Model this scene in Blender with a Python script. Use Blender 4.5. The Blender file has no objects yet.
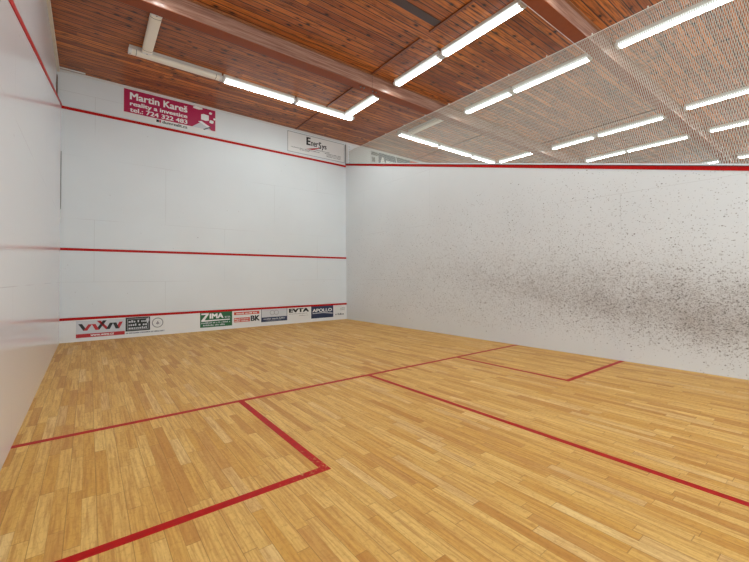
import bpy, bmesh, math, random
from mathutils import Matrix, Vector
R = random.Random(7)
S = bpy.context.scene
C = S.collection

# ------------------------------------------------------------------ camera
YAW, PIT, ROL = 0.6512, 0.0189, -0.0062
fw = Vector((math.sin(YAW) * math.cos(PIT), math.cos(YAW) * math.cos(PIT), math.sin(PIT)))
rt = Vector((math.cos(YAW), -math.sin(YAW), 0)); up = rt.cross(fw)
r2 = rt * math.cos(ROL) + up * math.sin(ROL); u2 = -rt * math.sin(ROL) + up * math.cos(ROL)
cam = bpy.data.objects.new('camera', bpy.data.cameras.new('camera')); C.objects.link(cam)
M = Matrix((r2, u2, -fw)).transposed().to_4x4(); M.translation = Vector((0.4351, 0.5434, 1.2034))
cam.matrix_world = M
cam.data.sensor_width = 36; cam.data.lens = 372.85 / 749 * 36
cam.data.shift_x = 1.755 / 749; cam.data.shift_y = -10.229 / 749
cam.data.clip_start = 0.02
S.camera = cam

# ------------------------------------------------------------------ world and exposure
w = bpy.data.worlds.new('world'); S.world = w; w.use_nodes = True
w.node_tree.nodes['Background'].inputs[0].default_value = (0.85, 0.98, 1.03, 1)
w.node_tree.nodes['Background'].inputs[1].default_value = 1.3
S.view_settings.view_transform = 'Standard'; S.view_settings.look = 'None'
S.view_settings.gamma = 1; S.view_settings.use_curve_mapping = False
S.view_settings.exposure = 0.94
LAMP = 18.0          # radiance of a lit lamp cover over its tubes

# ------------------------------------------------------------------ court dimensions (metres)
W = 6.485            # court width
YF = 9.771           # front wall
ZC = 5.25            # ceiling
ZOUT, ZSERV, ZTIN = 4.545, 1.79, 0.445
XEND, YB = 20.0, -2.2
def ztop(y): return 2.09 + 0.2515 * y       # lower edge of the side wall out line, from the back to the front

# ------------------------------------------------------------------ material helpers
def lin(c): return tuple(((v / 255) / 12.92 if v / 255 <= 0.04045 else ((v / 255 + 0.055) / 1.055) ** 2.4) for v in c) + (1,)
class NT:
    def __init__(s, name):
        s.m = bpy.data.materials.new(name); s.m.use_nodes = True
        s.t = s.m.node_tree; s.b = s.t.nodes['Principled BSDF']
    def n(s, kind, **kw):
        x = s.t.nodes.new('ShaderNode' + kind)
        for k, v in kw.items(): setattr(x, k, v)
        return x
    def put(s, sock, v):
        if isinstance(v, bpy.types.NodeSocket): s.t.links.new(v, sock)
        else: sock.default_value = v
    def math(s, op, a, b=0.0, c=0.0, clamp=False):
        x = s.n('Math', operation=op, use_clamp=clamp)
        s.put(x.inputs[0], a); s.put(x.inputs[1], b); s.put(x.inputs[2], c)
        return x.outputs[0]
    def mix(s, f, a, b, mode='MIX'):
        x = s.n('Mix', data_type='RGBA', blend_type=mode)
        s.put(x.inputs[0], f); s.put(x.inputs[6], a); s.put(x.inputs[7], b)
        return x.outputs[2]
    def sep(s):
        tc = s.n('TexCoord'); sp = s.n('SeparateXYZ'); s.t.links.new(tc.outputs['Object'], sp.inputs[0])
        return tc.outputs['Object'], sp.outputs[0], sp.outputs[1], sp.outputs[2]
    def comb(s, x, y, z):
        c = s.n('CombineXYZ'); s.put(c.inputs[0], x); s.put(c.inputs[1], y); s.put(c.inputs[2], z); return c.outputs[0]
    def noise(s, v, scale, detail=2, rough=0.5):
        x = s.n('TexNoise'); s.put(x.inputs['Vector'], v); x.inputs['Scale'].default_value = scale
        x.inputs['Detail'].default_value = detail; x.inputs['Roughness'].default_value = rough
        return x.outputs['Fac']
    def white(s, v):
        x = s.n('TexWhiteNoise', noise_dimensions='3D'); s.put(x.inputs['Vector'], v); return x
    def ramp(s, f, a, b, lo=0.0, hi=1.0):
        x = s.n('MapRange'); s.put(x.inputs[0], f); x.inputs[1].default_value = a; x.inputs[2].default_value = b
        x.inputs[3].default_value = lo; x.inputs[4].default_value = hi; return x.outputs[0]
    def bump(s, h, strength, dist):
        x = s.n('Bump'); s.put(x.inputs['Height'], h); x.inputs['Strength'].default_value = strength
        x.inputs['Distance'].default_value = dist; s.t.links.new(x.outputs[0], s.b.inputs['Normal'])
def flat(name, col, rough=0.5, spec=0.5, metal=0.0, var=0.0):
    t = NT(name); c = lin(col)
    if var:
        v, x, y, z = t.sep()
        f = t.noise(v, 14, 4)
        t.put(t.b.inputs['Base Color'], t.mix(f, tuple(k * (1 - var) for k in c[:3]) + (1,), tuple(min(1, k * (1 + var)) for k in c[:3]) + (1,)))
    else: t.b.inputs['Base Color'].default_value = c
    t.b.inputs['Roughness'].default_value = rough; t.b.inputs['Specular IOR Level'].default_value = spec
    t.b.inputs['Metallic'].default_value = metal
    return t.m

# --- maple strip floor: two strips to a plank, planks along the court
def floor_material():
    t = NT('maple_strip_floor'); v, x, y, z = t.sep()
    sx = t.math('DIVIDE', t.math('ADD', x, 3.177), 0.063)
    col = t.math('FLOOR', sx); fx = t.math('FRACT', sx)
    cr = t.white(t.comb(col, 3.7, 1.1)).outputs['Value']
    sy = t.math('ADD', t.math('DIVIDE', y, 0.6), t.math('MULTIPLY', cr, 7.0))
    sy = t.math('ADD', sy, t.math('MULTIPLY', t.noise(t.comb(col, t.math('MULTIPLY', y, 0.9), 0.0), 1.0, 0), 0.9))
    row = t.math('FLOOR', sy); fy = t.math('FRACT', sy)
    cell = t.white(t.comb(col, row, 0.5))
    rnd = cell.outputs['Value']
    # long grain plus cathedral figure
    gr = t.noise(t.comb(t.math('MULTIPLY', x, 60), t.math('MULTIPLY', y, 3.0), t.math('MULTIPLY', rnd, 50)), 1.0, 5, 0.6)
    fig = t.noise(t.comb(t.math('MULTIPLY', x, 14), t.math('MULTIPLY', y, 2.2), t.math('MULTIPLY', rnd, 90)), 1.0, 2)
    ring = t.math('FRACT', t.math('MULTIPLY', fig, 11.0))
    ring = t.math('ABSOLUTE', t.math('SUBTRACT', ring, 0.5))
    mott = t.noise(v, 42, 4, 0.7)
    base = t.mix(rnd, lin((214, 160, 72)), lin((236, 194, 112)))
    dark = t.math('GREATER_THAN', t.white(t.comb(row, col, 8.5)).outputs['Value'], 0.84)
    base = t.mix(t.math('MULTIPLY', dark, 0.5), base, lin((186, 120, 46)))
    pale = t.math('GREATER_THAN', t.white(t.comb(col, row, 21.5)).outputs['Value'], 0.90)
    base = t.mix(t.math('MULTIPLY', pale, 0.5), base, lin((240, 208, 146)))
    base = t.mix(t.ramp(gr, 0.42, 0.66, 0.0, 0.6), base, lin((178, 112, 42)))
    base = t.mix(t.ramp(ring, 0.30, 0.5, 0.0, 0.20), base, lin((170, 112, 48)))
    base = t.mix(t.ramp(mott, 0.52, 0.76, 0.0, 0.42), base, lin((160, 100, 40)))
    # seams
    ax = t.math('MINIMUM', fx, t.math('SUBTRACT', 1.0, fx))
    s1 = t.math('LESS_THAN', ax, 0.018)
    px = t.math('FRACT', t.math('DIVIDE', t.math('ADD', x, 3.177), 0.126))
    apx = t.math('MINIMUM', px, t.math('SUBTRACT', 1.0, px))
    s2 = t.math('LESS_THAN', apx, 0.013)
    ay = t.math('MINIMUM', fy, t.math('SUBTRACT', 1.0, fy))
    s3 = t.math('LESS_THAN', ay, 0.0028)
    seam = t.math('MAXIMUM', t.math('MULTIPLY', s1, 0.25), t.math('MAXIMUM', t.math('MULTIPLY', s2, 0.55), t.math('MULTIPLY', s3, 0.5)))
    base = t.mix(seam, base, lin((134, 82, 28)))
    t.put(t.b.inputs['Base Color'], base)
    t.put(t.b.inputs['Roughness'], t.ramp(mott, 0.3, 0.7, 0.42, 0.55))
    t.b.inputs['Specular IOR Level'].default_value = 0.35
    t.bump(t.math('SUBTRACT', t.math('MULTIPLY', gr, 0.2), seam), 0.25, 0.001)
    return t.m

# --- stained, varnished pine boards running across the courts
def pine_material(name='stained_pine_boards', pitch=0.12, tint=1.0, off=0.0, along='x', gloss=0.34):
    t = NT(name); v, x, y, z = t.sep()
    a, b = (x, y) if along == 'x' else (y, x)
    sy = t.math('DIVIDE', t.math('ADD', b, 10.0 + off), pitch)
    row = t.math('FLOOR', sy); fy = t.math('FRACT', sy)
    rr = t.white(t.comb(row, 1.3, 2.2)).outputs['Value']
    sx = t.math('ADD', t.math('DIVIDE', a, 4.2), t.math('MULTIPLY', rr, 5.0))
    colx = t.math('FLOOR', sx)
    rnd = t.white(t.comb(row, colx, 0.5)).outputs['Value']
    gr = t.noise(t.comb(t.math('MULTIPLY', a, 2.0), t.math('MULTIPLY', b, 46), t.math('MULTIPLY', rnd, 40)), 1.0, 6, 0.65)
    kn = t.n('TexVoronoi', feature='F1'); kn.inputs['Scale'].default_value = 1.0
    kn.inputs['Randomness'].default_value = 1.0
    wob = t.noise(v, 30, 2)
    t.put(kn.inputs['Vector'], t.comb(t.math('MULTIPLY', a, 5.0), t.math('MULTIPLY', b, 10.0), 0.0))
    kd = t.math('ADD', kn.outputs['Distance'], t.math('MULTIPLY', t.math('SUBTRACT', wob, 0.5), 0.12))
    sc = t.n('SeparateColor'); t.put(sc.inputs[0], kn.outputs['Color'])
    has = t.math('GREATER_THAN', sc.outputs[0], 0.45)
    knot = t.math('MULTIPLY', t.ramp(kd, 0.25, 0.12, 0.0, 1.0), has)
    halo = t.math('MULTIPLY', t.ramp(kd, 0.46, 0.15, 0.0, 0.5), has)
    c1 = lin((136, 60, 22)); c2 = lin((232, 138, 54)); c3 = lin((36, 12, 8))
    c1 = tuple(k * tint for k in c1[:3]) + (1,); c2 = tuple(k * tint for k in c2[:3]) + (1,)
    base = t.mix(t.ramp(rnd, 0.0, 1.0, 0.15, 0.85), c1, c2)
    base = t.mix(t.ramp(gr, 0.46, 0.64, 0.0, 0.85), base, c3)
    big = t.noise(t.comb(t.math('MULTIPLY', a, 0.5), t.math('MULTIPLY', b, 1.1), 3.0), 1.0, 2)
    base = t.mix(t.ramp(big, 0.45, 0.7, 0.0, 0.35), base, lin((120, 50, 30)))
    base = t.mix(halo, base, lin((86, 38, 22)))
    base = t.mix(knot, base, lin((26, 12, 10)))
    fa = t.math('MINIMUM', fy, t.math('SUBTRACT', 1.0, fy))
    groove = t.ramp(fa, 0.085, 0.05, 0.0, 1.0)
    groove_glint = t.math('MULTIPLY', t.ramp(fy, 0.10, 0.115, 0.0, 1.0), t.ramp(fy, 0.17, 0.15, 0.0, 1.0))  # painted highlight beside each groove, for gloss on the bevel
    base = t.mix(t.math('MULTIPLY', groove_glint, 0.35), base, lin((206, 138, 96)))
    base = t.mix(t.math('MULTIPLY', groove, 0.9), base, lin((34, 14, 10)))
    t.put(t.b.inputs['Base Color'], base)
    t.put(t.b.inputs['Roughness'], t.ramp(gr, 0.3, 0.7, gloss - 0.06, gloss + 0.1))
    t.b.inputs['Specular IOR Level'].default_value = 0.5
    cup = t.math('MULTIPLY', fa, fa)       # boards are slightly crowned, which streaks the lamp reflections
    h = t.math('ADD', t.math('MULTIPLY', groove, -1.0), t.math('MULTIPLY', gr, 0.25))
    t.bump(h, 0.5, 0.004)
    return t.m

# --- painted playing wall: faint panel joints, ball marks
def wall_material(name, axes, marks=0.0, cloud=False, rough=0.3, base=(228, 232, 235), jx=-0.52, even=False):
    t = NT(name); v, x, y, z = t.sep()
    a = {'x': x, 'y': y}[axes]
    col = lin(base)
    big = t.noise(v, 0.8, 3)
    c = t.mix(1.0 if even else t.ramp(big, 0.3, 0.7, 0.0, 1.0), tuple(k * 0.95 for k in col[:3]) + (1,), col)
    # panel joints
    br = t.n('TexBrick'); br.offset = 0.5; br.inputs['Scale'].default_value = 1.0
    t.put(br.inputs['Vector'], t.comb(t.math('ADD', a, jx), t.math('ADD', z, 0.076), 0.0))
    br.inputs['Brick Width'].default_value = 2.5; br.inputs['Row Height'].default_value = 1.232
    br.inputs['Mortar Size'].default_value = 0.0035; br.inputs['Mortar Smooth'].default_value = 0.3
    patch = t.ramp(t.noise(v, 0.9, 1), 0.42, 0.6, 0.0, 0.25)
    c = t.mix(t.math('MULTIPLY', br.outputs['Fac'], patch), c, lin((128, 118, 112)))
    # ball marks: two sizes of small smudges whose number follows a density field
    def dots(scale, rad, dens, seed, squash=1.0):
        vo = t.n('TexVoronoi', feature='F1'); vo.inputs['Scale'].default_value = 1.0
        t.put(vo.inputs['Vector'], t.comb(t.math('ADD', t.math('MULTIPLY', a, scale * squash), seed), t.math('MULTIPLY', z, scale), 0.0))
        scn = t.n('SeparateColor'); t.put(scn.inputs[0], vo.outputs['Color'])
        on = t.math('LESS_THAN', scn.outputs[0], dens)
        rd = t.math('MULTIPLY_ADD', scn.outputs[1], rad * 0.8, rad * 0.4)
        edge = t.math('ADD', vo.outputs['Distance'], t.math('MULTIPLY', t.math('SUBTRACT', t.noise(v, scale * 2.5, 2), 0.5), 0.35))
        ins = t.ramp(t.math('SUBTRACT', rd, edge), -0.04, 0.08, 0.0, 1.0)
        return t.math('MULTIPLY', t.math('MULTIPLY', ins, on), t.math('MULTIPLY_ADD', scn.outputs[2], 0.7, 0.3))
    if cloud:
        zc = t.math('MULTIPLY_ADD', y, 0.14, 0.43)
        dz = t.math('SUBTRACT', z, zc)
        # tighter below the centre of the cloud than above it
        below = t.math('LESS_THAN', dz, 0.0)
        sig = t.math('MULTIPLY_ADD', below, -0.13, 0.42)
        q = t.math('DIVIDE', dz, sig)
        g = t.math('EXPONENT', t.math('MULTIPLY', t.math('MULTIPLY', q, q), -0.75))
        ay = t.ramp(y, 7.6, 1.8, 0.0, 1.0)
        ay = t.math('POWER', ay, 1.9)
        lump = t.ramp(t.noise(v, 2.6, 4, 0.6), 0.28, 0.72, 0.55, 1.35)
        core = t.math('MULTIPLY', t.math('MULTIPLY', g, ay), lump)
        wide_z = t.math('MULTIPLY', t.ramp(z, 3.0, 1.0, 0.0, 1.0), t.ramp(z, 0.15, 0.5, 0.0, 1.0))
        wide = t.math('MULTIPLY', wide_z, t.math('MULTIPLY', t.ramp(y, 9.4, 4.5, 0.15, 1.0), t.ramp(y, 3.5, 1.5, 1.0, 0.55)))
        d1 = t.math('ADD', t.math('MULTIPLY', core, 1.0), t.math('MULTIPLY', wide, 0.12))
        d2 = t.math('ADD', t.math('MULTIPLY', core, 1.2), t.math('MULTIPLY', wide, 0.30))
        m1 = dots(58, 0.50, d1, 3.0, 0.8); m2 = dots(92, 0.60, d2, 11.0, 0.8); m3 = dots(17, 0.22, t.math('MULTIPLY_ADD', wide, 0.028, t.math('MULTIPLY', core, 0.03)), 29.0, 0.6)
        c = t.mix(t.math('MULTIPLY', core, 0.42), c, lin((150, 132, 120)))
        c = t.mix(t.math('MULTIPLY', m2, 0.65), c, lin((118, 106, 98)))
        c = t.mix(t.math('MULTIPLY', m1, 0.75), c, lin((88, 78, 74)))
        c = t.mix(t.math('MULTIPLY', m3, 0.65), c, lin((66, 60, 58)))
    elif marks:
        lowz = t.ramp(z, 3.6, 0.6, 0.25, 1.0)
        m2 = dots(26, 0.24, t.math('MULTIPLY', lowz, 0.06 * marks), 5.0)
        m1 = dots(11, 0.10, t.math('MULTIPLY', lowz, 0.05 * marks), 17.0, 0.6)
        c = t.mix(t.math('MULTIPLY', m2, 0.30), c, lin((140, 126, 118)))
        c = t.mix(t.math('MULTIPLY', m1, 0.6), c, lin((84, 76, 74)))
    t.put(t.b.inputs['Base Color'], c)
    t.put(t.b.inputs['Roughness'], rough if even else t.ramp(t.noise(v, 3, 3), 0.3, 0.7, rough - 0.05, rough + 0.08))
    t.b.inputs['Specular IOR Level'].default_value = 0.5
    return t.m

def red_material(name, worn=False):
    t = NT(name); v, x, y, z = t.sep()
    c = t.mix(t.ramp(t.noise(v, 25, 3), 0.35, 0.7, 0.0, 1.0), lin((188, 8, 6)), lin((168, 4, 4)))
    if worn:
        dx = t.math('SUBTRACT', x, 1.64); dy = t.math('SUBTRACT', y, 2.66)
        d = t.math('SQRT', t.math('ADD', t.math('MULTIPLY', dx, dx), t.math('MULTIPLY', dy, dy)))
        wear = t.math('ADD', t.ramp(d, 0.75, 0.0, -0.12, 0.10), t.noise(t.comb(t.math('MULTIPLY', x, 1.0), t.math('MULTIPLY', y, 0.6), 0.0), 38, 5, 0.75))
        c = t.mix(t.ramp(wear, 0.60, 0.74, 0.0, 0.7), c, lin((206, 158, 92)))
    t.put(t.b.inputs['Base Color'], c); t.b.inputs['Roughness'].default_value = 0.45
    t.b.inputs['Specular IOR Level'].default_value = 0.18
    return t.m

m_floor = floor_material()
m_pine = pine_material()
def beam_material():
    t = NT('lamplit_beam_timber'); v, x, y, z = t.sep()
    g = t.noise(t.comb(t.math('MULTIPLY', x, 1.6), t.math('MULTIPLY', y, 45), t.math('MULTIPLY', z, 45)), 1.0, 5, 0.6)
    b = t.mix(t.ramp(g, 0.35, 0.68, 0.0, 1.0), lin((178, 138, 120)), lin((128, 86, 72)))  # pale tone has the lamp light on the near face painted in
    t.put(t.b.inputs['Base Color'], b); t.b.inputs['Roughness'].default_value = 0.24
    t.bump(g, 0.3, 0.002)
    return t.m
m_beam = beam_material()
m_front = wall_material('front_wall_paint', 'x', 0.6, rough=0.42)
m_left = wall_material('left_wall_paint', 'y', 0.22, rough=0.17, even=True, base=(228, 229, 234))
m_right = wall_material('right_wall_paint', 'y', 1.0, cloud=True, rough=0.42, jx=-0.12)
m_plain = flat('white_plaster', (222, 221, 220), 0.6, 0.3, var=0.03)
m_cream = flat('cream_trim_paint', (222, 212, 196), 0.45)
m_red = red_material('red_line_paint'); m_redw = red_material('worn_red_line_paint', True)
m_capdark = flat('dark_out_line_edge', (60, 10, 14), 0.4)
m_white = flat('white_enamel', (232, 232, 232), 0.35)
m_housing = flat('lamp_housing_enamel', (214, 212, 206), 0.4)
m_unlit = flat('unlit_cream_diffuser', (246, 240, 228), 0.35)
m_metal = flat('grey_steel', (130, 126, 122), 0.35, metal=0.8)
m_dark = flat('dark_gap', (34, 28, 26), 0.7)
m_net = flat('off_white_net_cord', (198, 197, 186), 0.7, 0.2)
m_rope = flat('white_net_rope', (226, 222, 214), 0.6, 0.2)
def lit(name, k):
    t = NT(name)
    t.b.inputs['Base Color'].default_value = (0.5, 0.5, 0.5, 1)
    t.b.inputs['Emission Color'].default_value = (0.90, 1.0, 0.99, 1)
    t.b.inputs['Emission Strength'].default_value = k
    return t.m
m_lit = lit('lit_fluorescent_diffuser', LAMP)
def tube_bands(m):
    # the two tubes shine through the prismatic cover as bright bands, its flanks glow softly
    t = NT.__new__(NT); t.m = m; t.t = m.node_tree; t.b = t.t.nodes['Principled BSDF']
    v, x, y, z = t.sep()
    d = t.math('ABSOLUTE', t.math('SUBTRACT', t.math('ABSOLUTE', x), 0.036))
    t.put(t.b.inputs['Emission Strength'], t.ramp(d, 0.030, 0.016, 0.5, LAMP))
tube_bands(m_lit)

# ------------------------------------------------------------------ mesh helpers
def box(bm, x0, x1, y0, y1, z0, z1):
    v = [bm.verts.new((x, y, z)) for x in (x0, x1) for y in (y0, y1) for z in (z0, z1)]
    for f in ((0, 1, 3, 2), (4, 6, 7, 5), (0, 4, 5, 1), (2, 3, 7, 6), (0, 2, 6, 4), (1, 5, 7, 3)):
        bm.faces.new([v[i] for i in f])
def prism(bm, prof, a0, a1, axis='y'):
    """extrude a closed 2-D profile between a0 and a1 along an axis"""
    def P(p, a):
        if axis == 'y': return (p[0], a, p[1])
        if axis == 'x': return (a, p[0], p[1])
        return (p[0], p[1], a)
    n = len(prof); A = [bm.verts.new(P(p, a0)) for p in prof]; B = [bm.verts.new(P(p, a1)) for p in prof]
    for i in range(n): bm.faces.new([A[i], A[(i + 1) % n], B[(i + 1) % n], B[i]])
    bm.faces.new(A[::-1]); bm.faces.new(B)
def cyl(bm, c, r, h, axis='z', n=12):
    prof = [(r * math.cos(2 * math.pi * i / n), r * math.sin(2 * math.pi * i / n)) for i in range(n)]
    if axis == 'z': prism(bm, [(c[0] + p[0], c[1] + p[1]) for p in prof], c[2], c[2] + h, 'z')
    elif axis == 'y': prism(bm, [(c[0] + p[0], c[2] + p[1]) for p in prof], c[1], c[1] + h, 'y')
    else: prism(bm, [(c[1] + p[0], c[2] + p[1]) for p in prof], c[0], c[0] + h, 'x')
def obj(name, bm, mat, parent=None, smooth=False, bevel=0.0):
    bmesh.ops.recalc_face_normals(bm, faces=bm.faces)
    me = bpy.data.meshes.new(name); bm.to_mesh(me); bm.free()
    me.materials.append(mat)
    if smooth:
        for p in me.polygons: p.use_smooth = True
    o = bpy.data.objects.new(name, me); C.objects.link(o); o.parent = parent
    if bevel:
        b = o.modifiers.new('bevel', 'BEVEL'); b.width = bevel; b.segments = 2; b.limit_method = 'ANGLE'
    return o
def bx(name, mat, parent, *b, bevel=0.0):
    bm = bmesh.new(); box(bm, *b); return obj(name, bm, mat, parent, bevel=bevel)
def struct(o): o['kind'] = 'structure'; return o
def thing(name, label, cat, loc=(0, 0, 0), rz=0.0, group=None):
    o = bpy.data.objects.new(name, None); C.objects.link(o)
    o.location = loc; o.rotation_euler.z = rz; o['label'] = label; o['category'] = cat
    if group: o['group'] = group
    return o

# ------------------------------------------------------------------ structure
floor = struct(bx('floor', m_floor, None, -0.2, XEND, YB, YF + 0.1, -0.1, 0.0))
ceiling = struct(bx('ceiling', m_pine, None, -0.25, XEND, YB, YF + 0.2, ZC, ZC + 0.12))

# front wall: playing panel standing proud of the upper wall, in each court
bm = bmesh.new()
box(bm, -0.25, XEND, YF + 0.02, YF + 0.25, 0, ZC)
for x0 in (0.0, 6.785, 13.4):
    box(bm, x0 if x0 else -0.02, min(x0 + W, XEND), YF, YF + 0.02, 0, ZOUT - 0.03)
wf = struct(obj('wall_front', bm, m_front))
# left wall: upper wall set back behind the sloping playing panel
bm = bmesh.new()
box(bm, -0.25, -0.07, YB, YF + 0.02, 0, ZC)
prism(bm, [(YB, 0), (YF, 0), (YF, ztop(YF) + 0.03), (0.0, ztop(0) + 0.03), (YB, ztop(0) + 0.03)], -0.07, 0.0, 'x')
wl = struct(obj('wall_left', bm, m_left))
# right (party) wall, sloping top
def party(x0, name):
    bm = bmesh.new()
    prism(bm, [(YB, 0), (YF + 0.01, 0), (YF + 0.01, ztop(YF) + 0.075), (0.0, ztop(0) + 0.075), (YB, ztop(0) + 0.075)], x0, x0 + 0.3, 'x')
    return struct(obj(name, bm, m_right))
wr = party(W, 'wall_right')
party(W + 6.615, 'wall_right_neighbour')
struct(bx('wall_far_side', m_plain, None, XEND, XEND + 0.15, YB, YF + 0.2, 0, ZC))

# wall lines
def line(parent, name, mat, *b):
    return bx(name, mat, parent, *b)
line(wf, 'out_line', m_red, 0, W, YF - 0.006, YF + 0.001, ZOUT - 0.06, ZOUT - 0.005)
line(wf, 'service_line', m_red, 0, W, YF - 0.003, YF + 0.001, ZSERV - 0.025, ZSERV + 0.025)
line(wf, 'tin_line', m_red, 0, W, YF - 0.014, YF + 0.001, ZTIN - 0.025, ZTIN + 0.025)
line(wf, 'ledge', m_plain, -0.05, W, YF, YF + 0.022, ZOUT - 0.005, ZOUT + 0.012)
def slope_line(parent, x0, x1, zoff, h, mat, name='out_line'):
    bm = bmesh.new()
    prism(bm, [(0, ztop(0) + zoff), (YF, ztop(YF) + zoff), (YF, ztop(YF) + zoff + h), (0, ztop(0) + zoff + h)], x0, x1, 'x')
    return obj(name, bm, mat, parent)
slope_line(wr, W - 0.006, W + 0.001, -0.010, 0.05, m_red)
slope_line(wr, W - 0.010, W + 0.001, 0.040, 0.010, m_capdark, 'out_line_dark_bead')  # dark upper edge of the red line
slope_line(wl, -0.001, 0.006, -0.022, 0.05, m_red)
# tin board: stands slightly proud of the wall, stickers go on it
line(wf, 'tin_board', m_white, 0.0, W, YF - 0.010, YF + 0.001, 0.0, ZTIN - 0.025)
# narrow gap in the left corner, screw batten at the right end of the upper wall
line(wf, 'corner_gap', m_dark, 0.0, 0.007, YF - 0.004, YF + 0.001, 2.55, 3.66)
bat = bx('corner_batten', m_plain, wf, 6.50, 6.56, YF - 0.01, YF + 0.02, ZOUT + 0.07, ZC - 0.08)
bm = bmesh.new()
for k in range(7): cyl(bm, (6.62, YF + 0.008, 4.66 + k * 0.078), 0.009, 0.013, 'y', 8)
obj('screw', bm, m_metal, bat)['kind'] = 'stuff'
bx('panel_seam', m_metal, wf, 6.475, 6.49, YF + 0.005, YF + 0.021, ZOUT + 0.02, ZC - 0.08)
# trims
struct(bx('trim_1', m_plain, None, -0.07, XEND, YF + 0.008, YF + 0.02, ZC - 0.05, ZC, bevel=0.004))
struct(bx('trim_2', m_cream, None, -0.07, -0.03, YB, YF - 0.005, ZC - 0.075, ZC, bevel=0.004))
struct(bx('trim_3', m_white, None, -0.045, 0.36, YF - 0.075, YF - 0.055, ZC - 0.022, ZC))
struct(bx('trim_4', flat('brown_wood_strip', (104, 66, 38), 0.5), None, -0.07, -0.058, YF - 0.09, YF + 0.02, 4.70, 5.08))

# beams across all courts
m_soffit_shade = flat('shaded_orange_brown_soffit', (140, 66, 28), 0.45, 0.3, var=0.12)  # orange-brown, darkened for the shade on the unlit underside
for i, (y0, y1) in enumerate(((6.385, 6.60), (3.10, 3.30), (-0.18, 0.02))):
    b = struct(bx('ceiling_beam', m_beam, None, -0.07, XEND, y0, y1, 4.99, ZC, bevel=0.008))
    line(b, 'edge_strip', flat('light_edge_%d' % i, (150, 96, 60), 0.3), -0.06, XEND, y0 - 0.035, y0 - 0.001, ZC - 0.02, ZC)
    line(b, 'shaded_soffit', m_soffit_shade, -0.06, XEND - 0.01, y0 + 0.004, y1 - 0.004, 4.982, 4.992)  # thin layer added to carry the shaded underside colour
    if i == 0:
        line(b, 'butt_joint', m_dark, 4.90, 4.905, y0 - 0.0015, y0 + 0.002, 4.99, ZC)
        for px in (4.68, 4.76, 4.98, 5.06):
            bm = bmesh.new(); cyl(bm, (px, 6.47, 4.968), 0.017, 0.016, 'z', 10); cyl(bm, (px, 6.47, 4.958), 0.009, 0.012, 'z', 6)
            obj('bolt', bm, m_metal, b)
    if i == 1:
        bm = bmesh.new(); cyl(bm, (-0.05, 3.305, 4.985), 0.004, 7.4, 'x', 6)
        obj('cable', bm, m_white, b)

# cover battens lengthways on the ceiling and one darker grey-purple board
m_bat = flat('varnished_batten', (120, 66, 42), 0.3, var=0.15)
for x, segs in ((4.87, ((6.60, YF - 0.02), (4.99, 6.35), (3.30, 4.78))), (9.3, ((6.60, YF - 0.02),)), (11.35, ((3.3, 6.35),))):
    for a, b in segs: line(ceiling, 'cover_batten', m_bat, x - 0.02, x + 0.02, a, b, ZC - 0.022, ZC)
line(ceiling, 'dark_board', flat('grey_purple_board', (74, 56, 56), 0.4, var=0.15), -0.06, 4.84, 4.50, 4.645, ZC - 0.008, ZC)

# floor markings: thin paint
def mark(name, mat, x0, x1, y0, y1, label=None):
    o = bx(name, mat, floor, x0, x1, y0, y1, 0.0, 0.0012); return o
mark('short_line', m_red, 0, W, 4.248, 4.305)
mark('half_court_line', m_red, 3.176, 3.228, YB + 2.9, 4.252)
mark('service_box_line', m_redw, 0, 1.66, 2.597, 2.655)
mark('service_box_line', m_redw, 1.605, 1.66, 2.655, 4.252)
mark('service_box_line', m_red, W - 1.655, W, 2.605, 2.660)
mark('service_box_line', m_red, W - 1.655, W - 1.60, 2.660, 4.252)

# ------------------------------------------------------------------ net above the right wall
XN = 6.60; ZR = 4.93
net = thing('safety_net', 'off-white mesh net hanging between ceiling rope and top of right wall', 'net', (XN, 0, 0))
bm = bmesh.new()
rr = 0.0026; pitch = 0.0235; kslope = 0.22      # horizontal run per unit height of a cord
y_lo, y_hi = -1.0, YF - 0.01
def zbot(y): return (ztop(y) if y > 0 else ztop(0)) + 0.07
def zrope(y): return ZR + 0.05 * max(0, (y - 6) / 3.7) - 0.012 * math.sin(abs(y) * math.pi / 0.8) ** 2 * 0
for fam in (1, -1):
    n0 = int((y_lo - 3) / pitch); n1 = int((y_hi + 3) / pitch)
    for i in range(n0, n1):
        c = i * pitch
        # y = c + fam*kslope*(z-ZR) ; clip to the net outline
        zs = []
        N = 60
        pts = []
        za, zb_ = 2.1, 5.0
        f = lambda z: c + fam * kslope * (z - ZR)
        ok = [z for z in [za + (zb_ - za) * k / 400 for k in range(401)] if y_lo < f(z) < y_hi and zbot(f(z)) < z < zrope(f(z))]
        if len(ok) < 2: continue
        z0, z1 = ok[0], ok[-1]
        p = Vector((0.0015 * fam, f(z0), z0)); q = Vector((0.0015 * fam, f(z1), z1))
        d = (q - p).normalized(); s = d.cross(Vector((1, 0, 0))).normalized(); t_ = Vector((1, 0, 0))
        A = [bm.verts.new(p + s * rr * a + t_ * rr * b) for a, b in ((1, 0), (0, 1), (-1, 0), (0, -1))]
        B = [bm.verts.new(q + s * rr * a + t_ * rr * b) for a, b in ((1, 0), (0, 1), (-1, 0), (0, -1))]
        for k in range(4): bm.faces.new([A[k], A[(k + 1) % 4], B[(k + 1) % 4], B[k]])
obj('mesh_netting', bm, m_net, net)
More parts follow.
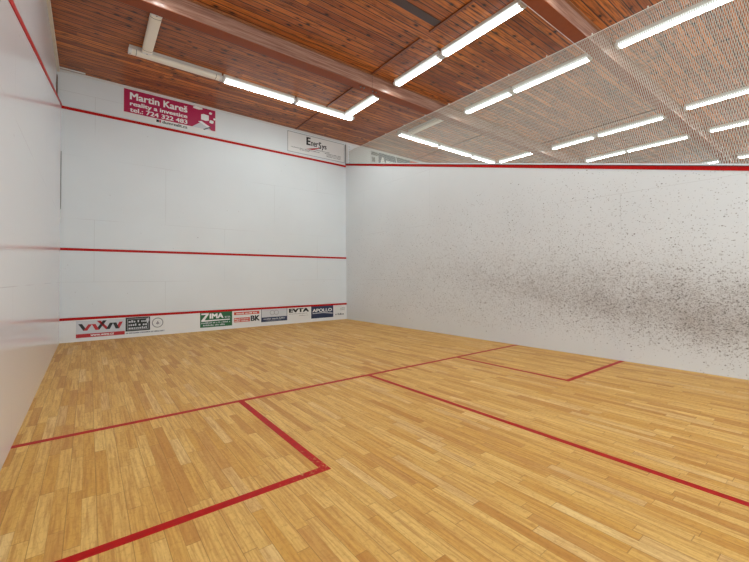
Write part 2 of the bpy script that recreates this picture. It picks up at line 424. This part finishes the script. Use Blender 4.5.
def tube(bm, pts, r, n=6):
    rings = []
    for i, p in enumerate(pts):
        a = pts[max(0, i - 1)]; b = pts[min(len(pts) - 1, i + 1)]
        d = (b - a).normalized(); s = d.cross(Vector((1, 0, 0)) if abs(d.x) < 0.9 else Vector((0, 0, 1))).normalized(); u = d.cross(s)
        rings.append([bm.verts.new(p + s * r * math.cos(2 * math.pi * k / n) + u * r * math.sin(2 * math.pi * k / n)) for k in range(n)])
    for A, B in zip(rings, rings[1:]):
        for k in range(n): bm.faces.new([A[k], A[(k + 1) % n], B[(k + 1) % n], B[k]])
    bm.faces.new(rings[0][::-1]); bm.faces.new(rings[-1])
bm = bmesh.new(); tube(bm, [Vector((0, y_lo + k * (y_hi - y_lo) / 40, zrope(y_lo + k * (y_hi - y_lo) / 40))) for k in range(41)], 0.006)
obj('top_rope', bm, m_rope, net)
bm = bmesh.new(); tube(bm, [Vector((0, y_lo, zbot(0))), Vector((0, 0, zbot(0.001))), Vector((0, y_hi, zbot(y_hi)))], 0.005)
obj('bottom_rope', bm, m_rope, net)
k = 0; y = -0.6
while y < YF - 0.2:
    bm = bmesh.new()
    zt = 4.99 if any(a < y < b for a, b in ((6.385, 6.6), (3.1, 3.3), (-.18, .02))) else ZC
    tube(bm, [Vector((0, y, zrope(y) - 0.005)), Vector((0, y, zrope(y) + 0.03))], 0.010, 6)
    obj('hanger', bm, m_rope, net); y += 0.72

# ------------------------------------------------------------------ fluorescent fittings
def lamp_parts(root, L, on, screws=True):
    """fitting along local y from 0 to L, local z = 0 at the ceiling, hanging down"""
    w_, h_ = 0.080, 0.092
    hb = bmesh.new(); box(hb, -0.062, 0.062, 0.015, L - 0.015, -0.060, 0.0)
    obj('housing', hb, m_housing, root)
    prof = []
    for k in range(13):
        a = math.pi * k / 12
        prof.append((w_ * math.copysign(abs(math.cos(a)) ** 0.7, math.cos(a)), -0.042 - (h_ - 0.042) * abs(math.sin(a)) ** 0.75))
    prof = [(w_ - 0.012, -0.030)] + prof + [(-w_ + 0.012, -0.030)]
    prof = [(x, z - 0.03) for x, z in prof]; h_ += 0.03
    db = bmesh.new(); prism(db, prof, 0.055, L - 0.055, 'y')
    obj('diffuser', db, m_lit if on else m_unlit, root)
    big = [(x * 1.03, z * 1.015 if z < -0.065 else z + 0.006) for x, z in prof]
    for a0, a1, ys in ((0.004, 0.052, 0.03), (L - 0.052, L - 0.004, L - 0.03)):
        cb = bmesh.new(); prism(cb, big, a0, a1, 'y')
        cap = obj('end_cap', cb, m_white, root, bevel=0.003)
        sb = bmesh.new(); cyl(sb, (0.0, ys, -h_ - 0.0055), 0.009, 0.005, 'z', 8)
        obj('screw', sb, m_metal, cap)
    if not on:
        for ys in (0.12, L - 0.12):
            cb = bmesh.new(); prism(cb, [(x * 1.012, z * 1.008 if z < -0.065 else z) for x, z in prof], ys - 0.003, ys + 0.003, 'y')
            obj('retaining_clip', cb, m_dark, root)
protos = {}
def lamp(x, y, L, on, along, label, group, name='ceiling_lamp'):
    loc = (x, y, ZC); rz = 0.0 if along == 'y' else -math.pi / 2
    t = thing(name, label, 'ceiling lamp', loc, rz, group)
    key = (L, on)
    if key not in protos:
        lamp_parts(t, L, on); protos[key] = t
    else:
        for ch in list(protos[key].children):
            c = ch.copy(); C.objects.link(c); c.parent = t
            for g in list(ch.children):
                d = g.copy(); C.objects.link(d); d.parent = c
    return t
SH, LG = 1.24, 1.56
G1 = 'fluorescent fittings on our court ceiling'; G2 = 'fluorescent fittings seen through the net'
RY = 8.17
lamp(0.95, RY, LG, False, 'x', 'long unlit cream fitting parallel to front wall above the pink banner', G1)
lamp(2.52, RY, LG, True, 'x', 'lit fitting joined to the unlit one in the front row', G1)
lamp(4.09, RY, LG, True, 'x', 'lit fitting ending the front row above the framed white banner', G1)
lamp(1.22, 6.82, SH, False, 'y', 'short unlit cream fitting meeting the front row at right angles', G1)
lamp(5.42, 6.86, SH, True, 'y', 'short lit fitting between timber beam and end of front row', G1)
lamp(5.43, 5.03, SH, True, 'y', 'short lit fitting just before the front beam, left of the net', G1)
lamp(5.43, 3.44, LG, True, 'y', 'long lit fitting nearest the camera on brown boards left of net', G1)
lamp(5.43, 1.45, LG, True, 'y', 'lit fitting behind second beam on the right side of our court', G1)
lamp(5.43, -0.15, LG, True, 'y', 'lit fitting furthest back on the right side of our court', G1)
lamp(1.22, 5.03, SH, True, 'y', 'short lit fitting high by left wall before the front beam', G1)
lamp(1.22, 3.44, LG, True, 'y', 'long lit fitting high by left wall in the middle bay', G1)
lamp(1.22, 1.45, LG, True, 'y', 'lit fitting behind second beam by the left wall', G1)
lamp(1.22, -0.15, LG, True, 'y', 'lit fitting furthest back by the left wall', G1)
lamp(7.62, 5.01, SH, True, 'y', 'short lit fitting just behind the net, nearest the front beam', G2)
lamp(7.62, 3.43, LG, True, 'y', 'long lit fitting just behind the net between the two beams', G2)
lamp(7.66, 1.48, LG, True, 'y', 'long lit fitting behind net at top right edge of photo', G2)
lamp(7.45, 6.80, SH, False, 'y', 'short unlit white fitting behind net above the grey banner', G2)
lamp(7.18, 8.20, LG, True, 'x', 'first lit fitting behind net in row along front wall', G2)
lamp(8.76, 8.20, LG, True, 'x', 'second lit fitting behind net in row along front wall', G2)
lamp(10.34, 8.20, SH, True, 'x', 'last lit fitting of front row behind net, touching wall top', G2)
lamp(11.66, 6.80, SH, True, 'y', 'short lit fitting angled off end of front row behind net', G2)
lamp(11.80, 5.04, SH, True, 'y', 'short lit fitting far side of neighbouring court by front beam', G2)
lamp(11.80, 3.43, LG, True, 'y', 'long lit fitting far side of neighbouring court between the beams', G2)
lamp(11.65, 1.46, LG, True, 'y', 'lit fitting at right photo edge, second down from the top one', G2)
lamp(13.97, 4.98, SH, True, 'y', 'short lit fitting low behind net beyond the neighbouring court', G2)
lamp(13.97, 3.43, LG, True, 'y', 'long lit fitting low behind net ending at second beam', G2)
lamp(13.95, 1.46, LG, True, 'y', 'lit fitting at right photo edge, third down from the top one', G2)
lamp(17.75, 3.43, LG, True, 'y', 'furthest lit fitting just above wall line left of second beam', G2)
lamp(17.75, 1.46, LG, True, 'y', 'furthest lit fitting at right photo edge just above wall line', G2)

# ------------------------------------------------------------------ signs and stickers
YU = YF + 0.02       # face of the upper wall
YT = YF - 0.010      # face of the tin board
def poly(name, pts, y, mat, parent, th=0.0008):
    """flat shape in the x-z plane facing the court"""
    bm = bmesh.new(); prism(bm, pts, y - th, y, 'y'); return obj(name, bm, mat, parent)
def rect(name, x0, x1, z0, z1, y, mat, parent, th=0.0008):
    return poly(name, [(x0, z0), (x1, z0), (x1, z1), (x0, z1)], y, mat, parent, th)
def text(s, x0, x1, z0, z1, y, mat, parent, bold=0.06, name='lettering', shear=0.0):
    """flat letters fitted to a rectangle; a bold weight comes from slightly shifted strokes"""
    cu = bpy.data.curves.new('t', 'FONT'); cu.body = s; cu.size = 1.0; cu.resolution_u = 4
    tmp = bpy.data.objects.new('t', cu); C.objects.link(tmp)
    bpy.context.view_layer.update()
    me = bpy.data.meshes.new_from_object(tmp.evaluated_get(bpy.context.evaluated_depsgraph_get()))
    bpy.data.objects.remove(tmp)
    xs = [v.co.x for v in me.vertices]; ys = [v.co.y for v in me.vertices]
    ax, bx_, ay, by = min(xs), max(xs), min(ys), max(ys)
    h = z1 - z0; e = bold * h
    bm = bmesh.new(); k = 0
    for dx in (-0.5, 0.0, 0.5):
        for dz in (-0.5, 0.5):
            V = [bm.verts.new((x0 + e / 2 + (v.co.x - ax) / (bx_ - ax) * (x1 - x0 - e) + dx * e, y - 0.00006 * k,
                               z0 + e / 4 + (v.co.y - ay) / (by - ay) * (h - e / 2) + dz * e / 2)) for v in me.vertices]
            for p in me.polygons:
                try: bm.faces.new([V[i] for i in p.vertices])
                except ValueError: pass
            k += 1
    bmesh.ops.recalc_face_normals(bm, faces=bm.faces)
    for f in bm.faces:
        if f.normal.y > 0: f.normal_flip()
    me2 = bpy.data.meshes.new(name); bm.to_mesh(me2); bm.free(); bpy.data.meshes.remove(me)
    me2.materials.append(mat)
    o = bpy.data.objects.new(name, me2); C.objects.link(o); o.parent = parent
    return o
def small_print(x0, x1, z0, h, y, mat, parent, seed=1):
    r = random.Random(seed); bm = bmesh.new(); x = x0
    while x < x1 - h * 0.5:
        w_ = h * r.uniform(0.4, 0.8); hh = h * r.choice((1, 0.7, 0.7, 0.7))
        prism(bm, [(x, z0), (min(x1, x + w_), z0), (min(x1, x + w_), z0 + hh), (x, z0 + hh)], y - 0.0004, y, 'y')
        x += w_ + h * (0.9 if r.random() < 0.18 else 0.28)
    return obj('small_print', bm, mat, parent)
def sign(name, label, cat, x0, x1, z0, z1, y, mat, th):
    t = thing(name, label, cat, ((x0 + x1) / 2, y, z0))
    return t, (x0 + x1) / 2, z0
class Sign:
    """children are built in world coordinates and stored relative to the sign's own base point"""
    def __init__(s, name, label, cat, x0, z0, y):
        s.t = thing(name, label, cat, (x0, y, z0)); s.o = (x0, z0); s.y = y
    def rect(s, name, x0, x1, z0, z1, mat, lift, th=0.0008):
        return rect(name, x0 - s.o[0], x1 - s.o[0], z0 - s.o[1], z1 - s.o[1], -lift, mat, s.t, th)
    def poly(s, name, pts, mat, lift, th=0.0008):
        return poly(name, [(x - s.o[0], z - s.o[1]) for x, z in pts], -lift, mat, s.t, th)
    def text(s, body, x0, x1, z0, z1, mat, lift, bold=0.06, shear=0.0):
        return text(body, x0 - s.o[0], x1 - s.o[0], z0 - s.o[1], z1 - s.o[1], -lift, mat, s.t, bold, shear=shear)
    def small(s, x0, x1, z0, h, mat, lift, seed=1):
        return small_print(x0 - s.o[0], x1 - s.o[0], z0 - s.o[1], h, -lift, mat, s.t, seed)
    def frame(s, name, x0, x1, z0, z1, w_, mat, lift):
        bm = bmesh.new(); X, Z = s.o
        for b in ((x0, x1, z0, z0 + w_), (x0, x1, z1 - w_, z1), (x0, x0 + w_, z0, z1), (x1 - w_, x1, z0, z1)):
            box(bm, b[0] - X, b[1] - X, -lift - 0.001, -lift, b[2] - Z, b[3] - Z)
        return obj(name, bm, mat, s.t)
c_pink = flat('magenta_print', (178, 24, 78), 0.4); c_w = flat('white_print', (240, 240, 240), 0.4)
c_off = flat('pvc_banner_white', (230, 229, 228), 0.35); c_blk = flat('black_print', (24, 22, 26), 0.4)
c_gr = flat('grey_print', (150, 150, 154), 0.4); c_lg = flat('light_grey_print', (206, 208, 214), 0.4)
c_red = flat('red_print', (186, 24, 34), 0.4); c_redo = flat('vermilion_print', (206, 74, 54), 0.4)
c_navy = flat('navy_print', (36, 50, 84), 0.35); c_grn = flat('green_print', (22, 96, 52), 0.4)
c_dkg = flat('black_green_print', (18, 30, 26), 0.4); c_blug = flat('blue_grey_print', (74, 84, 106), 0.4)
c_org = flat('orange_print', (226, 70, 26), 0.4); c_steel = flat('dark_grey_print', (84, 86, 92), 0.4)

# pink property banner
s = Sign('banner', 'magenta and white estate agent banner on upper front wall', 'banner', 0.985, 4.60, YU)
s.rect('sheet', 0.985, 2.83, 4.60, 5.195, c_off, 0.0, 0.004)
s.rect('magenta_field', 0.995, 2.805, 4.70, 5.19, c_pink, 0.0041)
s.text('Martin Kareš', 1.10, 2.20, 4.985, 5.135, c_w, 0.0055, 0.09)
s.text('reality a investice', 1.10, 2.20, 4.83, 4.945, c_w, 0.0055, 0.09)
s.text('tel.: 724 322 483', 1.10, 2.20, 4.725, 4.82, c_w, 0.0055, 0.09)
s.text('dumrealit.cz', 1.70, 2.20, 4.622, 4.685, c_blk, 0.0045, 0.09)
s.rect('logo_square', 1.585, 1.635, 4.628, 4.684, c_blk, 0.0045); s.rect('logo_square', 1.64, 1.675, 4.628, 4.684, c_pink, 0.0045)
s.poly('house_picture', [(2.30, 4.70), (2.50, 4.86), (2.72, 4.70)], c_lg, 0.0052)
s.poly('house_roof', [(2.42, 4.85), (2.50, 4.875), (2.70, 4.77), (2.66, 4.745), (2.48, 4.83)], c_w, 0.0062)
s.poly('house_roof', [(2.53, 4.69), (2.70, 4.79), (2.715, 4.77), (2.56, 4.68)], c_steel, 0.0066)
for hx, hz, hw, hh in ((2.32, 5.125, 0.20, 0.055), (2.49, 4.90, 0.17, 0.14), (2.665, 5.07, 0.065, 0.05), (2.675, 4.865, 0.09, 0.07), (2.76, 4.955, 0.045, 0.045)):
    s.poly('floating_block', [(hx, hz + 0.01), (hx + hw * 0.6, hz), (hx + hw, hz + 0.02), (hx + hw, hz + hh), (hx + hw * 0.3, hz + hh + 0.01), (hx, hz + hh - 0.01)], c_w, 0.0055)

# white battery banner
s = Sign('banner', 'white banner with thin grey frame, black lettering and a red swoosh', 'banner', 4.64, 4.61, YU)
s.rect('sheet', 4.64, 6.45, 4.61, 5.165, c_off, 0.0, 0.004)
s.frame('border', 4.64, 6.45, 4.61, 5.165, 0.014, c_gr, 0.004)
s.text('E', 5.20, 5.33, 4.895, 5.115, c_blk, 0.0045, 0.14)
s.text('ner', 5.345, 5.565, 4.89, 5.01, c_blk, 0.0045, 0.07)
s.text('S', 5.58, 5.67, 4.865, 5.05, c_blk, 0.0045, 0.07)
s.text('ys', 5.68, 5.84, 4.84, 4.985, c_blk, 0.0045, 0.07)
s.poly('swoosh', [(5.18, 4.775), (5.40, 4.785), (5.60, 4.865), (5.62, 4.89), (5.36, 4.825)], c_red, 0.0046)
for i, (a, b, z) in enumerate(((4.74, 5.62, 4.745), (5.00, 5.30, 4.71), (5.45, 5.95, 4.80), (5.78, 6.34, 4.76), (5.84, 6.34, 4.72), (5.84, 6.34, 4.68))):
    s.small(a, b, z, 0.022, c_steel, 0.0046, i)

# grey-blue banner in the neighbouring court
s = Sign('banner', 'blue-grey and orange banner behind the net, partly hidden by right wall', 'banner', 7.42, 4.55, YU)
s.rect('sheet', 7.42, 7.95, 4.55, 5.20, c_lg, 0.0, 0.004)
s.rect('grey_field', 7.74, 8.95, 4.55, 5.18, c_blug, 0.0042)
s.rect('dark_field', 8.52, 9.10, 4.55, 5.18, c_steel, 0.0052)
s.rect('orange_field', 9.10, 10.6, 4.55, 5.18, c_org, 0.0042, 0.004)
s.text('A', 7.80, 8.02, 4.82, 5.06, c_w, 0.0062, 0.16)
s.text('BSOL', 8.04, 8.48, 4.82, 4.99, c_w, 0.0062, 0.16)
s.poly('curved_stripe', [(8.44, 5.18), (8.47, 5.18), (8.56, 4.85), (8.53, 4.85)], c_w, 0.0062)
s.rect('logo_block', 7.45, 7.66, 5.06, 5.17, c_steel, 0.0045); s.rect('logo_block', 7.47, 7.60, 4.85, 5.00, c_steel, 0.0045)
s.poly('logo_block', [(7.66, 5.06), (7.76, 5.09), (7.72, 5.15), (7.66, 5.17)], c_steel, 0.0052)

# stickers along the tin
s = Sign('sticker', 'grey sticker with red and black zigzag letters over a red stripe', 'sticker', 0.247, 0.075, YT)
s.rect('sheet', 0.247, 1.035, 0.07, 0.40, c_lg, 0.0, 0.0015)
s.rect('red_stripe', 0.247, 1.035, 0.072, 0.145, c_red, 0.0016)
s.text('www.wxw.cz', 0.47, 0.85, 0.09, 0.125, c_w, 0.0026, 0.09)
zz = [(0.32, 0.335), (0.41, 0.205), (0.51, 0.325), (0.60, 0.215), (0.72, 0.40)]
def stroke(pts, col1, col2, w_=0.060, nm='zigzag_letter'):
    for i, ((x0, z0), (x1, z1)) in enumerate(zip(pts, pts[1:])):
        d = (1 if i % 2 == 0 else -1)
        s.poly(nm, [(x0 - w_ / 2, z0), (x0 + w_ / 2, z0), (x1 + w_ / 2, z1), (x1 - w_ / 2, z1)], col1 if i % 2 == 0 else col2, 0.0018 + 0.0009 * (i % 2))
stroke([(0.31, 0.34), (0.39, 0.205), (0.465, 0.325), (0.52, 0.325), (0.58, 0.205), (0.70, 0.385)], c_blk, c_red)
stroke([(0.60, 0.385), (0.75, 0.205), (0.81, 0.33), (0.86, 0.33), (0.91, 0.205), (0.97, 0.34)], c_red, c_blk)
s = Sign('sticker', 'black sticker with ornate pale lettering beside round grey emblem', 'sticker', 1.046, 0.125, YT)
s.rect('sheet', 1.046, 1.484, 0.125, 0.412, c_dkg, 0.0, 0.0015)
s.frame('scroll_border', 1.075, 1.455, 0.15, 0.385, 0.012, c_gr, 0.0015)
for k, (z, h) in enumerate(((0.305, 0.045), (0.235, 0.045), (0.17, 0.045))):
    s.small(1.10, 1.43, z, h, c_lg, 0.0017, 20 + k)
s.poly('scroll_end', [(1.41, 0.36), (1.46, 0.395), (1.47, 0.33), (1.43, 0.27)], c_lg, 0.0017)
s = Sign('sticker', 'round grey ring emblem sticker on the white tin', 'sticker', 1.60, 0.15, YT)
def ring(r0, r1, cx, cz, mat, y, parent, name='ring'):
    bm = bmesh.new(); n = 28
    P = [[bm.verts.new((cx + r * math.cos(2 * math.pi * k / n), yy, cz + r * math.sin(2 * math.pi * k / n))) for k in range(n)] for r, yy in ((r0, y - 0.001), (r1, y - 0.001), (r1, y), (r0, y))]
    for a in range(4):
        for k in range(n): bm.faces.new([P[a][k], P[a][(k + 1) % n], P[(a + 1) % 4][(k + 1) % n], P[(a + 1) % 4][k]])
    return obj(name, bm, mat, parent)
s.rect('sheet', 1.50, 1.755, 0.128, 0.405, c_off, 0.0, 0.0012)
ring(0.088, 0.108, 1.625 - s.o[0], 0.268 - s.o[1], c_gr, -0.0012, s.t); ring(0.05, 0.06, 1.625 - s.o[0], 0.268 - s.o[1], c_lg, -0.0012, s.t)
s.poly('emblem_shape', [(1.59, 0.25), (1.625, 0.31), (1.66, 0.25), (1.625, 0.225)], c_gr, 0.0013)
s = Sign('sticker', 'thin grey printed strip under the ornate and round stickers', 'sticker', 1.04, 0.07, YT)
s.rect('sheet', 1.04, 1.76, 0.072, 0.108, c_lg, 0.0, 0.0015); s.small(1.06, 1.74, 0.078, 0.022, c_steel, 0.0016, 31)
s = Sign('sticker', 'green sticker with big white capital letters and two printed lines', 'sticker', 2.474, 0.08, YT)
s.rect('sheet', 2.474, 3.192, 0.08, 0.428, c_grn, 0.0, 0.0015)
s.poly('letter_z', [(2.50, 0.405), (2.66, 0.405), (2.66, 0.375), (2.57, 0.245), (3.14, 0.245), (3.14, 0.225), (2.50, 0.212), (2.50, 0.245), (2.60, 0.37), (2.50, 0.37)], c_w, 0.0016)
s.text('IMA', 2.68, 2.99, 0.275, 0.395, c_w, 0.0018, 0.14)
s.text('s.r.o.', 3.02, 3.15, 0.275, 0.315, c_lg, 0.0018, 0.09)
s.small(2.50, 3.15, 0.165, 0.032, c_lg, 0.0018, 41); s.small(2.54, 3.02, 0.11, 0.032, c_lg, 0.0018, 42)
s = Sign('sticker', 'white sticker with two red printed bars and bold black letters BK', 'sticker', 3.215, 0.12, YT)
s.rect('sheet', 3.215, 3.885, 0.105, 0.44, c_off, 0.0, 0.0012)
s.rect('red_bar', 3.235, 3.86, 0.32, 0.39, c_redo, 0.0013); s.small(3.29, 3.80, 0.338, 0.034, c_off, 0.0022, 51)
s.rect('red_bar', 3.235, 3.62, 0.145, 0.25, c_redo, 0.0013); s.small(3.25, 3.60, 0.205, 0.03, c_off, 0.0022, 52); s.small(3.25, 3.60, 0.160, 0.03, c_off, 0.0022, 53)
s.text('BK', 3.64, 3.87, 0.15, 0.285, c_blk, 0.0018, 0.12)
s = Sign('sticker', 'framed sticker with faint double emblem above navy printed band', 'sticker', 3.908, 0.10, YT)
s.rect('sheet', 3.908, 4.611, 0.10, 0.44, c_lg, 0.0, 0.0015); s.frame('border', 3.908, 4.611, 0.10, 0.44, 0.012, c_navy, 0.0015)
s.rect('navy_band', 3.92, 4.60, 0.11, 0.215, c_navy, 0.0016); s.small(3.97, 4.56, 0.155, 0.034, c_lg, 0.0028, 61); s.small(4.05, 4.45, 0.12, 0.02, c_gr, 0.0028, 62)
for cx in (4.20, 4.31): ring(0.052, 0.064, cx - s.o[0], 0.325 - s.o[1], c_gr, -0.0015, s.t)
s = Sign('sticker', 'white sticker with wide black capitals between navy stickers', 'sticker', 4.64, 0.14, YT)
s.rect('sheet', 4.635, 5.29, 0.10, 0.44, c_off, 0.0, 0.0012)
s.text('EVTA', 4.66, 5.25, 0.29, 0.395, c_blk, 0.0014, 0.25)
s.small(4.66, 5.22, 0.245, 0.02, c_gr, 0.0014, 71); s.small(4.95, 5.22, 0.19, 0.02, c_gr, 0.0014, 72)
s = Sign('sticker', 'navy blue sticker with white capitals and pale underline stripe', 'sticker', 5.319, 0.09, YT)
s.rect('sheet', 5.319, 6.025, 0.09, 0.438, c_navy, 0.0, 0.0015)
s.text('APOLLO', 5.36, 5.98, 0.26, 0.35, c_w, 0.0017, 0.09)
s.poly('pale_stripe', [(5.36, 0.215), (5.70, 0.225), (6.0, 0.19), (6.0, 0.215), (5.70, 0.245), (5.36, 0.235)], c_lg, 0.0017)
s = Sign('sticker', 'white sticker with grey print, last one beside the right wall', 'sticker', 6.06, 0.07, YT)
s.rect('sheet', 6.06, 6.46, 0.07, 0.42, c_off, 0.0, 0.0012)
s.small(6.26, 6.44, 0.315, 0.028, c_gr, 0.0014, 81); s.small(6.26, 6.44, 0.27, 0.028, c_gr, 0.0014, 82)
s.small(6.10, 6.40, 0.135, 0.05, c_steel, 0.0014, 83)
